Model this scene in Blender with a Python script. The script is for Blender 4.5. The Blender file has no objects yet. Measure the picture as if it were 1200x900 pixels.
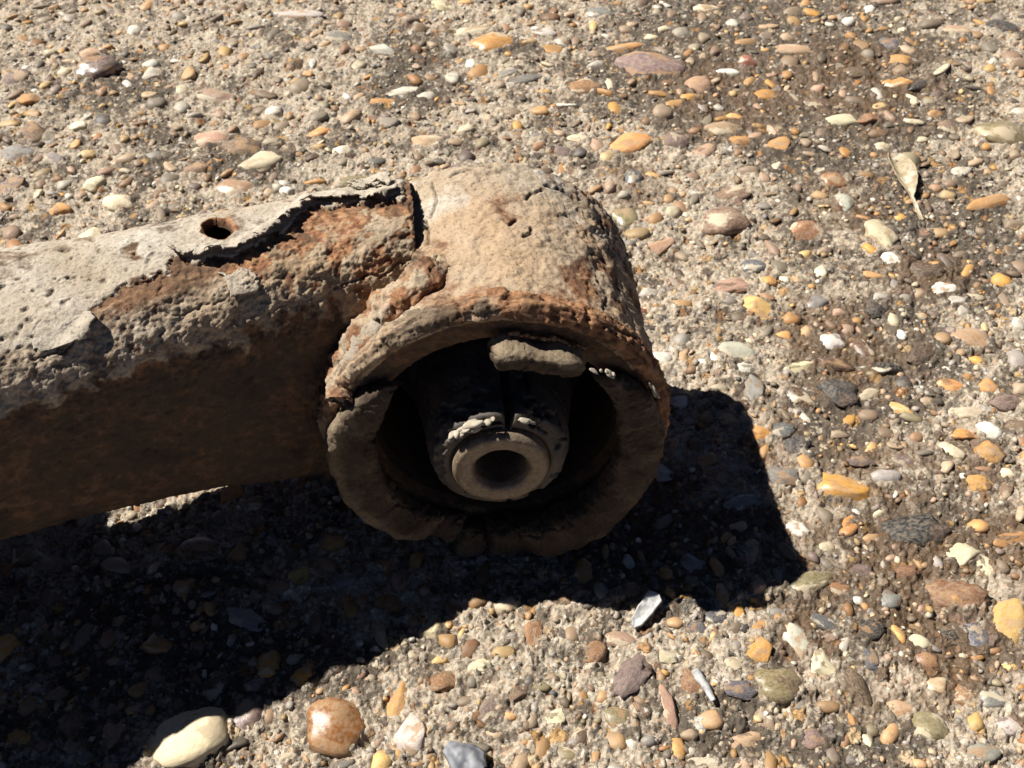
import bpy, math, random
import numpy as np
from mathutils import Vector, Matrix

sc = bpy.context.scene
C = sc.collection
MM = 0.001
rng = np.random.default_rng(7)
R = math.radians

# ------------------------------------------------------------------ camera
PITCH, CAM_H, FPX = 0.8259, 178.5, 1150.0          # mm, photograph pixels (1200 wide)
cd = bpy.data.cameras.new('camera'); cam = bpy.data.objects.new('camera', cd); C.objects.link(cam)
cam.location = (0, 0, CAM_H * MM); cam.rotation_euler = (math.pi / 2 - PITCH, 0, 0)
cd.sensor_width = 36; cd.lens = FPX / 1200 * 36
cd.clip_start = 0.005; cd.clip_end = 30
cd.dof.use_dof = True; cd.dof.focus_distance = 0.172; cd.dof.aperture_fstop = 80
sc.camera = cam

# ------------------------------------------------------------------ sky and sun
LX, LY = 0.738, -0.265                               # sun travel per unit of drop
SUN_EL = math.atan(1 / math.hypot(LX, LY))
to_sun = Vector((-LX, -LY, 1)).normalized()
w = bpy.data.worlds.new('World'); sc.world = w; w.use_nodes = True
wn = w.node_tree; bg = wn.nodes['Background']
sky = wn.nodes.new('ShaderNodeTexSky'); sky.sky_type = 'NISHITA'; sky.sun_disc = False
sky.sun_elevation = SUN_EL; sky.sun_rotation = math.atan2(to_sun.x, to_sun.y)
sky.air_density = 0.22; sky.dust_density = 0.05; sky.ozone_density = 1.0; sky.altitude = 1500
wn.links.new(sky.outputs[0], bg.inputs[0]); bg.inputs[1].default_value = 0.05
sl = bpy.data.lights.new('sun', 'SUN'); so = bpy.data.objects.new('sun', sl); C.objects.link(so)
sl.energy = 5.0; sl.angle = R(0.53); sl.color = (1.0, 0.955, 0.88)
so.rotation_euler = to_sun.to_track_quat('Z', 'Y').to_euler(); so.location = to_sun * 1.5
sc.view_settings.view_transform = 'Standard'; sc.view_settings.look = 'None'
sc.view_settings.exposure = 0.92; sc.view_settings.gamma = 1; sc.view_settings.use_curve_mapping = False

# ------------------------------------------------------------------ noise (numpy)
PERM = np.random.default_rng(3).permutation(256).astype(np.int32); PERM = np.concatenate([PERM, PERM, PERM[:4]])
GR = np.random.default_rng(4).normal(size=(256, 3)); GR /= np.linalg.norm(GR, axis=1)[:, None]; GR = GR.astype(np.float32)
def perlin(p):
    p = np.asarray(p, np.float32)
    i = np.floor(p).astype(np.int32); f = p - i; i &= 255
    u = f * f * f * (f * (f * 6 - 15) + 10); r = 0
    for dx in (0, 1):
        for dy in (0, 1):
            for dz in (0, 1):
                h = PERM[(PERM[(PERM[(i[:, 0] + dx) & 255] + i[:, 1] + dy) & 255] + i[:, 2] + dz) & 255]
                g = GR[h]
                d = g[:, 0] * (f[:, 0] - dx) + g[:, 1] * (f[:, 1] - dy) + g[:, 2] * (f[:, 2] - dz)
                r = r + d * np.abs(1 - dx - u[:, 0]) * np.abs(1 - dy - u[:, 1]) * np.abs(1 - dz - u[:, 2])
    return r * 1.6
def fbm(p, scale, octv=3, seed=0, gain=0.5):
    p = np.asarray(p, np.float32) / scale + seed * 17.3; a, r = 1.0, 0
    for k in range(octv):
        r = r + a * perlin(p * 2.03 ** k + k * 5.1); a *= gain
    return r
def ss(a, b, x):
    t = np.clip((x - a) / (b - a), 0, 1); return t * t * (3 - 2 * t)

# ------------------------------------------------------------------ camera maths (only to lay out where things stand)
FW = np.array([0, math.cos(PITCH), -math.sin(PITCH)]); UP = np.array([0, math.sin(PITCH), math.cos(PITCH)]); CC = np.array([0, 0, CAM_H])
def pix(X):
    v = np.asarray(X, float) - CC; z = v @ FW
    return np.stack([600 + FPX * v[:, 0] / z, 450 - FPX * (v @ UP) / z], -1)
def at(u, v, z=0.0):
    r = FW + np.array([1, 0, 0]) * (u - 600) / FPX + UP * (450 - v) / FPX
    return CC + r * (z - CAM_H) / r[2]
def inside(uv, poly):
    x, y = uv[:, 0], uv[:, 1]; r = np.zeros(len(uv), bool); n = len(poly)
    for i in range(n):
        (x1, y1), (x2, y2) = poly[i], poly[(i + 1) % n]
        c = ((y1 > y) != (y2 > y)) & (x < (x2 - x1) * (y - y1) / ((y2 - y1) or 1e-9) + x1); r ^= c
    return r
def seg_d(uv, poly, closed=True):
    d = np.full(len(uv), 1e9); n = len(poly)
    for i in range(n if closed else n - 1):
        a = np.array(poly[i], float); b = np.array(poly[(i + 1) % n], float); ab = b - a
        t = np.clip(((uv - a) @ ab) / (ab @ ab), 0, 1); d = np.minimum(d, np.linalg.norm(uv - a - t[:, None] * ab, axis=1))
    return d
def sdist(uv, poly):                                   # positive inside
    d = seg_d(uv, poly); return np.where(inside(uv, poly), d, -d)

# ------------------------------------------------------------------ mesh helpers
def mesh(name, V, F, smooth=True, attrs=None):
    me = bpy.data.meshes.new(name)
    V = np.asarray(V, np.float32) * MM
    F = np.asarray(F, np.int32)
    me.vertices.add(len(V)); me.vertices.foreach_set('co', V.ravel())
    k = F.shape[1]
    me.loops.add(F.size); me.loops.foreach_set('vertex_index', F.ravel())
    me.polygons.add(len(F)); me.polygons.foreach_set('loop_start', np.arange(0, F.size, k, dtype=np.int32))
    if smooth: me.polygons.foreach_set('use_smooth', np.ones(len(F), bool))
    for an, av in (attrs or {}).items():
        av = np.asarray(av, np.float32)
        if av.ndim == 1:
            a = me.attributes.new(an, 'FLOAT', 'POINT'); a.data.foreach_set('value', av)
        else:
            a = me.attributes.new(an, 'FLOAT_COLOR', 'POINT'); a.data.foreach_set('color', np.concatenate([av, np.ones((len(av), 1), np.float32)], 1).ravel())
    me.update(calc_edges=True); me.validate()
    return me
def link(name, me, mat=None, parent=None, kind=None):
    o = bpy.data.objects.new(name, me); C.objects.link(o)
    if mat is not None and not me.materials: me.materials.append(mat)
    if parent: o.parent = parent
    if kind: o['kind'] = kind
    return o
def tag(o, label, cat, group=None):
    o['label'] = label; o['category'] = cat
    if group: o['group'] = group
    return o
def grid_faces(n, m, wrap=False):
    i = np.arange(n - 1)[:, None]; j = np.arange(m if wrap else m - 1)[None]
    j2 = (j + 1) % m
    a = i * m + j; b = i * m + j2; c = (i + 1) * m + j2; d = (i + 1) * m + j
    return np.stack([np.broadcast_to(x, (n - 1, j.shape[1])) for x in (a, b, c, d)], -1).reshape(-1, 4)
def grid_normals(X, wrap):
    if wrap: dj = np.roll(X, -1, 1) - np.roll(X, 1, 1)
    else: dj = np.gradient(X, axis=1)
    n = np.cross(np.gradient(X, axis=0), dj); n /= np.linalg.norm(n, axis=2)[..., None] + 1e-9
    return n

# ------------------------------------------------------------------ materials
class NT:
    def __init__(s, name):
        s.m = bpy.data.materials.new(name); s.m.use_nodes = True; s.t = s.m.node_tree
        s.b = s.t.nodes['Principled BSDF']
        s.tc = s.t.nodes.new('ShaderNodeTexCoord').outputs['Object']
    def n(s, t, **kw):
        x = s.t.nodes.new(t)
        for k, v in kw.items(): setattr(x, k, v)
        return x
    def set(s, inp, v):
        if hasattr(v, 'is_linked') or isinstance(v, bpy.types.NodeSocket): s.t.links.new(v, inp)
        else: inp.default_value = v
    def noise(s, mm, detail=4, rough=0.6, off=0.0, dist=0.0):
        x = s.n('ShaderNodeTexNoise'); x.inputs['Scale'].default_value = 1000.0 / mm; x.inputs['Detail'].default_value = detail
        x.inputs['Roughness'].default_value = rough; x.inputs['Distortion'].default_value = dist
        v = s.n('ShaderNodeVectorMath', operation='ADD'); s.set(v.inputs[0], s.tc); v.inputs[1].default_value = (off, off * .7, off * 1.3)
        s.set(x.inputs['Vector'], v.outputs[0]); return x.outputs['Fac']
    def voro(s, mm, feature='F1', out='Color', rnd=1.0):
        x = s.n('ShaderNodeTexVoronoi', feature=feature); x.inputs['Scale'].default_value = 1000.0 / mm; s.set(x.inputs['Vector'], s.tc)
        return x.outputs[out]
    def ramp(s, f, stops):
        x = s.n('ShaderNodeValToRGB'); e = x.color_ramp.elements
        while len(e) < len(stops): e.new(0.5)
        for k, (p, c) in enumerate(stops):
            e[k].position = p; e[k].color = (*c, 1) if not isinstance(c, (int, float)) else (c, c, c, 1)
        s.set(x.inputs[0], f); return x.outputs[0]
    def mix(s, f, a, b, mode='MIX'):
        x = s.n('ShaderNodeMix', data_type='RGBA', blend_type=mode); s.set(x.inputs[0], f)
        s.set(x.inputs[6], (*a, 1) if isinstance(a, tuple) else a); s.set(x.inputs[7], (*b, 1) if isinstance(b, tuple) else b); return x.outputs[2]
    def math(s, op, a, b=0.0, clamp=False):
        x = s.n('ShaderNodeMath', operation=op, use_clamp=clamp); s.set(x.inputs[0], a); s.set(x.inputs[1], b); return x.outputs[0]
    def attr(s, name, out='Fac'):
        x = s.n('ShaderNodeAttribute', attribute_name=name); return x.outputs[out]
    def bump(s, hs, strength=1.0):
        nrm = None
        for h, dist in hs:
            x = s.n('ShaderNodeBump'); x.inputs['Strength'].default_value = strength; x.inputs['Distance'].default_value = dist * MM
            s.set(x.inputs['Height'], h)
            if nrm is not None: s.set(x.inputs['Normal'], nrm)
            nrm = x.outputs[0]
        s.set(s.b.inputs['Normal'], nrm)
    def out(s, col, rough=0.8, spec=0.3, metal=0.0):
        s.set(s.b.inputs['Base Color'], col); s.set(s.b.inputs['Roughness'], rough)
        s.b.inputs['Specular IOR Level'].default_value = spec; s.b.inputs['Metallic'].default_value = metal
        return s.m

def mat_rust(name='rusty_steel'):
    # attributes: dust (dry tan grime / old paint, thinned to paint the arm's shaded front), rust (orange), dark (black crust; also cracks, seam, hole, bore)
    t = NT(name)
    n1 = t.noise(9, 5, .65); n2 = t.noise(2.2, 5, .7, .3); n3 = t.noise(.6, 3, .6, .9); n4 = t.noise(18, 3, .5, 1.7)
    deep = t.ramp(n1, [(.3, (.044, .033, .025)), (.5, (.076, .052, .035)), (.7, (.060, .042, .031))])
    orange = t.ramp(n2, [(.25, (.12, .042, .022)), (.45, (.22, .105, .055)), (.62, (.36, .20, .10)), (.8, (.17, .10, .092))])
    rk = t.math('ADD', t.attr('rust'), t.math('MULTIPLY', t.math('SUBTRACT', n2, .5), 1.1))
    rk = t.math('ADD', rk, t.math('MULTIPLY', t.math('SUBTRACT', n1, .5), .9), True)
    base = t.mix(rk, deep, orange)
    tan = t.ramp(n1, [(.25, (.235, .175, .115)), (.5, (.315, .25, .175)), (.75, (.37, .315, .245))])
    grey = t.ramp(n2, [(.3, (.33, .295, .245)), (.7, (.50, .455, .39))])
    tan = t.mix(t.math('MULTIPLY', t.ramp(n4, [(.35, .15), (.65, .8)]), t.attr('warm')), tan, (.36, .225, .12))
    tan = t.mix(t.attr('grey'), tan, grey)
    speck = t.ramp(n3, [(.30, .45), (.46, 1.0), (.62, 1.0), (.75, 1.25)])
    tan = t.mix(1.0, tan, speck, 'MULTIPLY')
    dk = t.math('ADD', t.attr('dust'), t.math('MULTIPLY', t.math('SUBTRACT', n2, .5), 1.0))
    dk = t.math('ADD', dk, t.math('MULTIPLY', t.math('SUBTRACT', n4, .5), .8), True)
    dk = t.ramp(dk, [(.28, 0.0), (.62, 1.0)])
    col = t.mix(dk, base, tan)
    col = t.mix(t.math('MULTIPLY', t.attr('dark'), t.ramp(n2, [(.3, .6), (.6, 1.0)]), True), col, (.022, .016, .013))
    t.bump([(n2, .35), (n3, .22), (t.noise(.25, 2, .5, 3.0), .08)], .8)
    return t.out(col, .88, .15)
M_RUST = mat_rust()

def mat_rubber():
    t = NT('perished_rubber')
    n1 = t.noise(6, 4); n2 = t.noise(.8, 4, .6, .5)
    col = t.ramp(n1, [(.3, (.030, .029, .032)), (.55, (.050, .042, .037)), (.75, (.085, .064, .045))])
    col = t.mix(t.math('MULTIPLY', t.ramp(n2, [(.45, 0.0), (.8, 1.0)]), .25), col, (.12, .09, .06))
    col = t.mix(t.attr('dust'), col, (.30, .24, .165))
    t.bump([(n2, .15)], .7)
    return t.out(col, .62, .3)
M_RUBBER = mat_rubber()
def mat_lip():
    t = NT('dusty_bush_flange')
    n1 = t.noise(7, 4); n2 = t.noise(.7, 4, .6, .5)
    col = t.ramp(n1, [(.3, (.030, .022, .016)), (.55, (.060, .042, .028)), (.75, (.046, .028, .018))])
    col = t.mix(t.math('ADD', t.math('MULTIPLY', t.attr('dust'), .9), t.math('MULTIPLY', t.math('SUBTRACT', n2, .55), .5), True), col, t.ramp(n2, [(.3, (.22, .165, .105)), (.7, (.36, .285, .195))]))
    col = t.mix(t.ramp(n2, [(.60, 0.0), (.72, .8)]), col, (.10, .055, .03))
    t.bump([(n1, .5), (n2, .25), (t.noise(.3, 2), .07)], .8)
    return t.out(col, .8, .2)
M_LIP = mat_lip()
def mat_sleeve():
    t = NT('worn_sleeve_steel')
    n1 = t.noise(3, 4); n2 = t.noise(.5, 4, .6, .5)
    w = t.n('ShaderNodeTexWave', wave_type='RINGS', rings_direction='Z'); w.inputs['Scale'].default_value = 900; w.inputs['Distortion'].default_value = 6; w.inputs['Detail'].default_value = 3
    t.set(w.inputs['Vector'], t.tc)
    col = t.ramp(n1, [(.3, (.10, .07, .047)), (.5, (.19, .145, .10)), (.62, (.13, .09, .058)), (.8, (.17, .105, .06))])
    col = t.mix(t.ramp(n2, [(.60, 0.0), (.72, .75)]), col, (.42, .36, .28))
    col = t.mix(t.ramp(n2, [(.30, .9), (.42, 0.0)]), col, (.07, .05, .035))
    t.bump([(n2, .08), (w.outputs['Fac'], .02)], .6)
    return t.out(col, .5, .5, .15)
M_SLEEVE = mat_sleeve()
def mat_clay(name, a, b, rough=.9):
    t = NT(name); n = t.noise(1.2, 4, .65)
    t.bump([(n, .15), (t.noise(.3, 2), .06)], .7)
    return t.out(t.ramp(n, [(.3, a), (.7, b)]), rough, .15)
M_MUD = mat_clay('pale_dried_mud', (.25, .215, .165), (.42, .375, .30))

def mat_ground():
    t = NT('weathered_concrete')
    raw = t.tc
    wob = t.n('ShaderNodeTexNoise'); wob.inputs['Scale'].default_value = 700; wob.inputs['Detail'].default_value = 3; t.set(wob.inputs['Vector'], raw)
    off = t.n('ShaderNodeVectorMath', operation='SUBTRACT'); t.set(off.inputs[0], wob.outputs['Color']); off.inputs[1].default_value = (.5, .5, .5)
    sc_ = t.n('ShaderNodeVectorMath', operation='SCALE'); t.set(sc_.inputs[0], off.outputs[0]); sc_.inputs['Scale'].default_value = .0026
    ad = t.n('ShaderNodeVectorMath', operation='ADD'); t.set(ad.inputs[0], raw); t.set(ad.inputs[1], sc_.outputs[0])
    big = t.noise(70, 4, .6); mid = t.noise(14, 5, .65, .4); n2 = t.noise(3.2, 5, .72, .8); n3 = t.noise(.7, 4, .7, 1.9); n6 = t.noise(7, 4, .65, 2.7)
    t.tc = ad.outputs[0]
    cell = t.voro(.75); cb = t.voro(2.6); cd_ = t.voro(2.6, out='Distance'); cc = t.voro(4.6); cdc = t.voro(4.6, out='Distance')
    t.tc = raw
    light = t.ramp(n2, [(.25, (.17, .138, .10)), (.42, (.325, .27, .198)), (.58, (.46, .395, .30)), (.8, (.60, .54, .44))])
    light = t.mix(t.ramp(n6, [(.42, 0.0), (.62, .6)]), light, t.mix(n3, (.28, .20, .14), (.43, .33, .24)))
    light = t.mix(t.ramp(n6, [(.30, .6), (.44, 0.0)]), light, t.mix(n3, (.17, .145, .115), (.34, .30, .24)))
    sep = t.n('ShaderNodeSeparateColor'); t.set(sep.inputs[0], cell)
    grain = t.ramp(sep.outputs[0], [(0, (.07, .052, .04)), (.18, (.28, .23, .17)), (.45, (.44, .38, .30)), (.75, (.56, .50, .41)), (.93, (.38, .21, .10)), (1, (.68, .64, .57))])
    light = t.mix(.55, light, grain)
    def chips(base, c, dist, thr, r):
        sp = t.n('ShaderNodeSeparateColor'); t.set(sp.inputs[0], c)
        pal = t.ramp(sp.outputs[1], [(0, (.05, .04, .036)), (.16, (.10, .065, .045)), (.3, (.36, .17, .06)), (.44, (.50, .30, .11)), (.58, (.60, .52, .38)), (.7, (.20, .185, .165)), (.82, (.30, .17, .12)), (.92, (.66, .62, .54)), (1, (.13, .11, .10))])
        pal = t.mix(t.ramp(n3, [(.35, .55), (.6, 0.0)]), pal, (.09, .07, .05))
        m = t.math('MULTIPLY', t.ramp(sp.outputs[0], [(thr, 0.0), (thr + .02, 1.0)]), t.ramp(dist, [(r, 1.0), (r + .06, 0.0)]))
        return t.mix(t.math('MULTIPLY', m, .85), base, pal), m
    dirt_shade = t.mix(t.ramp(n2, [(.3, 0.0), (.7, 1.0)]), (.028, .022, .017), (.12, .092, .066))
    dirt_shade = t.mix(t.ramp(sep.outputs[1], [(.78, 0.0), (1, .7)]), dirt_shade, grain)
    f = t.math('ADD', t.attr('dirt_shade'), t.math('MULTIPLY', t.math('SUBTRACT', mid, .5), 2.3))
    f = t.math('ADD', f, t.math('MULTIPLY', t.math('SUBTRACT', n2, .5), 2.3))
    f = t.math('ADD', f, t.math('MULTIPLY', t.math('SUBTRACT', big, .5), 1.1), True)
    col = t.mix(t.ramp(f, [(.32, 0.0), (.62, .95)]), light, dirt_shade)
    col, m1 = chips(col, cb, cd_, .50, .30)
    col, m2 = chips(col, cc, cdc, .66, .32)
    col = t.mix(t.ramp(n3, [(.30, .8), (.43, 0.0)]), col, (.045, .036, .028))
    wet = t.math('MULTIPLY', t.attr('wet'), t.ramp(mid, [(.36, 0.0), (.50, 1.0)]))
    col = t.mix(t.math('MULTIPLY', wet, .62), col, t.mix(n2, (.024, .017, .012), (.21, .115, .05)))
    t.bump([(n2, .5), (n3, .45), (cell, .22), (m1, .3), (m2, .35), (t.noise(.3, 2, .6, 4.), .12)], .9)
    rough = t.ramp(t.math('MULTIPLY', wet, t.ramp(n3, [(.35, .4), (.55, 1.)])), [(0, .9), (1, .25)])
    return t.out(col, rough, .35)
M_GROUND = mat_ground()

def mat_stone(name, rough, spec, bump, dusty, mott=.5, sheen_noise=True):
    t = NT(name)
    oi = t.n('ShaderNodeObjectInfo')
    tc = t.n('ShaderNodeVectorMath', operation='ADD'); t.set(tc.inputs[0], t.tc)
    mulr = t.n('ShaderNodeVectorMath', operation='SCALE'); mulr.inputs[0].default_value = (1.3, 2.1, .7); t.set(mulr.inputs['Scale'], oi.outputs['Random'])
    t.set(tc.inputs[1], mulr.outputs[0]); t.tc = tc.outputs[0]
    # object space of a pebble is about one unit wide per stone, so scales below are relative to it
    def nz(s, d=4, r=.6, off=0.): return t.noise(1000 / s, d, r, off)
    n1 = nz(2.2, 4, .6); n2 = nz(7, 5, .7, 3.); n3 = nz(22, 4, .7, 6.)
    c = oi.outputs['Color']
    hsv = t.n('ShaderNodeHueSaturation'); t.set(hsv.inputs['Color'], c); hsv.inputs['Value'].default_value = .42; hsv.inputs['Saturation'].default_value = 1.05
    hs2 = t.n('ShaderNodeHueSaturation'); t.set(hs2.inputs['Color'], c); hs2.inputs['Value'].default_value = 1.25; hs2.inputs['Saturation'].default_value = .92; hs2.inputs['Hue'].default_value = .512
    col = t.mix(t.ramp(n1, [(.42, 0.0), (.7, mott)]), c, hsv.outputs[0])
    col = t.mix(t.ramp(n2, [(.5, 0.0), (.72, mott)]), col, hs2.outputs[0])
    n0 = nz(1.1, 3, .6, 9.)
    tone = t.mix(t.ramp(oi.outputs['Random'], [(.3, 0.0), (.35, 1.0)]), (.085, .05, .034), (.34, .20, .10))
    tone = t.mix(t.ramp(oi.outputs['Random'], [(.65, 0.0), (.7, 1.0)]), tone, (.55, .47, .34))
    col = t.mix(t.math('MULTIPLY', t.ramp(n0, [(.54, 0.0), (.60, 1.0)]), mott * 1.3, True), col, tone)
    col = t.mix(t.ramp(n3, [(.28, .8), (.42, 0.0)]), col, hsv.outputs[0])
    n4 = nz(10, 3, .7, 12.)
    col = t.mix(t.ramp(n4, [(.24, .85), (.34, 0.0)]), col, (.045, .03, .022))
    if dusty:
        col = t.mix(t.math('MULTIPLY', t.ramp(n2, [(.44, 0.0), (.58, 1.0)]), dusty), col, t.mix(n3, (.24, .185, .125), (.50, .42, .31)))
    t.bump([(n2, bump), (n3, bump * .5)], .6)
    # bump distance is in world units
    rr = t.ramp(n2, [(.3, max(.05, rough - .1)), (.7, min(1, rough + .2))])
    return t.out(col, rr, spec)
M_GLOSS = mat_stone('polished_flint', .26, .5, .12, .30, .55)
M_MATTE = mat_stone('sandstone', .66, .28, .34, .45, .6)
M_CHALK = mat_stone('chalky_flint', .72, .25, .22, .35, .30)
M_ROUGH = mat_stone('dark_clinker', .38, .5, .6, .35, .6)

def mat_vcol():
    t = NT('mixed_grit'); n = t.noise(1.5, 4, .7)
    col = t.mix(t.ramp(n, [(.35, .6), (.6, 0.0)]), t.attr('col', 'Color'), (.2, .16, .11))
    t.bump([(t.noise(.5, 3), .12)], .7)
    return t.out(col, .55, .35)
M_GRIT = mat_vcol()

# ------------------------------------------------------------------ the concrete
DARKSPOTS = [(880, 40, 190, 70), (850, 130, 110, 50), (1010, 120, 160, 70), (960, 60, 150, 70), (1130, 280, 90, 90), (740, 90, 80, 60), (860, 70, 90, 60),
             (1040, 420, 110, 70), (1060, 640, 110, 70), (1030, 720, 120, 90), (1090, 600, 90, 60), (1120, 760, 80, 60), (480, 80, 60, 50), (290, 190, 60, 30),
             (150, 100, 60, 40), (1060, 240, 70, 60), (980, 490, 60, 60), (860, 850, 60, 50), (1000, 880, 100, 40), (770, 640, 140, 90), (200, 750, 200, 120), (940, 160, 120, 50)]  # grime patches, plus two painting the bush and arm shadows into the cement
WETSPOTS = [(1180, 720, 70, 60), (1110, 560, 90, 60), (900, 640, 60, 60), (960, 740, 80, 60), (860, 110, 110, 60), (1010, 100, 120, 70), (1020, 790, 90, 60), (740, 215, 50, 40), (990, 240, 60, 40), (960, 390, 90, 60), (1080, 320, 70, 40),(1040, 710, 130, 110), (1000, 640, 90, 60), (1080, 640, 90, 50), (1000, 420, 90, 60), (900, 520, 50, 60), (1110, 780, 90, 70), (790, 600, 110, 110), (1040, 560, 110, 60), (1180, 640, 60, 60)]
def spotmask(uv, spots):
    m = np.zeros(len(uv))
    for (u, v, a, b) in spots:
        m = np.maximum(m, 1 - ss(.3, 1.25, np.hypot((uv[:, 0] - u) / a, (uv[:, 1] - v) / b)))
    return m
def ground_h(xy):
    p = np.stack([xy[:, 0], xy[:, 1], np.zeros(len(xy))], -1)
    h = .9 * fbm(p, 38, 2, 1) + .55 * fbm(p, 11, 2, 2)
    d = np.hypot((xy[:, 0] + 2) / 34, (xy[:, 1] - 140) / 40)
    return h - 1.0 * (1 - ss(.7, 1.4, d)) - .2
def ground_fine(xy):
    p = np.stack([xy[:, 0], xy[:, 1], np.zeros(len(xy))], -1)
    r = np.abs(fbm(p, 4.2, 3, 3)); q = fbm(p, 1.7, 2, 5)
    b = fbm(p, 2.6, 3, 8, .6)
    return .55 * fbm(p, 6.0, 3, 4, .6) - .50 * ss(.0, .3, .22 - r) + .30 * q + .34 * fbm(p, .95, 3, 6, .7) + .28 * ss(.05, .3, b) - .45 * ss(.1, .45, -b)
def build_ground(stones_in):
    ys = [42.]
    while ys[-1] < 440: ys.append(ys[-1] + .0019 * math.hypot(ys[-1], CAM_H) * (1 + .15 * (ys[-1] > 250)))
    ys = np.array([-900, -400, -150, -50, 0, 20, 32] + ys + [460, 500, 580, 750, 1100, 1800, 3000.])
    us = np.concatenate([[-12, -6, -3, -2, -1.5, -1.2, -1.08], np.linspace(-1, 1, 800), [1.08, 1.2, 1.5, 2, 3, 6, 12]])
    hw = 100 + .40 * (np.clip(ys, 42, 460) - 55)
    X = us[None] * hw[:, None]; Y = np.repeat(ys[:, None], len(us), 1)
    xy = np.stack([X.ravel(), Y.ravel()], -1)
    near = ((np.abs(us)[None] <= 1.2) & (ys > 0)[:, None] & (ys < 520)[:, None]).ravel()
    z = np.zeros(len(xy)); z[near] = ground_h(xy[near]) + ground_fine(xy[near]); z[~near] = -.2
    # the cement rises a little against the stones set in it
    Zg = z.reshape(X.shape)
    for st in stones_in:
        i0, i1 = np.searchsorted(ys, [st[1] - st[2] - 2.5, st[1] + st[2] + 2.5])
        if i1 <= i0: continue
        k = np.searchsorted(us, [(st[0] - st[2] - 2.5) / hw[i0], (st[0] + st[2] + 2.5) / hw[i0]])
        j0, j1 = max(0, k[0] - 4), min(len(us), k[1] + 4)
        dx, dy = X[i0:i1, j0:j1] - st[0], Y[i0:i1, j0:j1] - st[1]; c, sn = math.cos(st[5]), math.sin(st[5])
        rr_ = np.hypot((dx * c + dy * sn) / st[2], (dy * c - dx * sn) / st[3]); wd = .9 / st[3]
        Zg[i0:i1, j0:j1] += st[4] * .34 * np.exp(-((rr_ - 1.0) / (wd + .12)) ** 2) - st[4] * .15 * (rr_ < .8)
    z = Zg.ravel()
    uv = np.full((len(xy), 2), -9999.); uv[near] = pix(np.concatenate([xy[near], np.zeros((near.sum(), 1))], 1))
    V = np.concatenate([xy, z[:, None]], 1)
    F = grid_faces(len(ys), len(us))[:, ::-1][:, [1, 0, 3, 2]]
    dirt_shade = .36 + .64 * spotmask(uv, DARKSPOTS); wet = spotmask(uv, WETSPOTS)
    dirt_shade[~near] = .4
    F = grid_faces(len(ys), len(us))
    me = mesh('concrete_ground', V, F, True, {'dirt_shade': dirt_shade, 'wet': wet})
    n = np.zeros(3); me.polygons[len(F) // 2].normal.z < 0 and me.flip_normals()
    return link('concrete_ground', me, M_GROUND, kind='structure')


# ------------------------------------------------------------------ pebbles
def ico(sub):
    import bmesh
    bm = bmesh.new(); bmesh.ops.create_icosphere(bm, subdivisions=sub, radius=1)
    bm.verts.ensure_lookup_table()
    V = np.array([v.co[:] for v in bm.verts]); F = np.array([[v.index for v in f.verts] for f in bm.faces]); bm.free(); return V, F
ICO4, ICO3, ICO2, ICO1 = ico(5), ico(3), ico(2), ico(1)
def stone_verts(base, seed, kind):
    V = base[0].copy(); r = np.random.default_rng(seed)
    V *= 1 + (.14 if kind == 'angular' else .30) * fbm(V, 1.2, 2, seed)[:, None]
    if kind == 'angular':
        for k in range(9):
            n = r.normal(size=3); n[2] = abs(n[2]) * .6; n /= np.linalg.norm(n); d = r.uniform(.52, .82)
            s = V @ n - d; V -= np.where(s > 0, s * .93, 0)[:, None] * n
        V *= 1 + .05 * fbm(V, .35, 3, seed + 9)[:, None]
    elif kind == 'broken':
        for k in range(5):
            n = r.normal(size=3); n /= np.linalg.norm(n); d = r.uniform(.45, .8)
            q = V @ n - d; V -= np.where(q > 0, q * r.uniform(.6, .95), 0)[:, None] * n
        V *= 1 + .12 * fbm(V, .7, 3, seed + 5, .55)[:, None]
    elif kind == 'rough':
        V *= 1 + .20 * fbm(V, .45, 4, seed + 9, .6)[:, None]
    else:
        V *= 1 + .05 * fbm(V, .4, 3, seed + 9)[:, None]
    V[:, 0] /= abs(V[:, 0]).max(); V[:, 1] /= abs(V[:, 1]).max(); V[:, 2] /= abs(V[:, 2]).max()
    return V
PEB = {}
for kind, cnt in (('round', 8), ('broken', 14), ('angular', 11), ('rough', 5)):
    PEB[kind] = []
    for k in range(cnt):
        me = mesh('pebble_' + kind, stone_verts(ICO3, 100 + k * 7 + len(kind), kind) * 1000, ICO3[1])
        me.materials.append(M_MATTE); PEB[kind].append(me)

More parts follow.
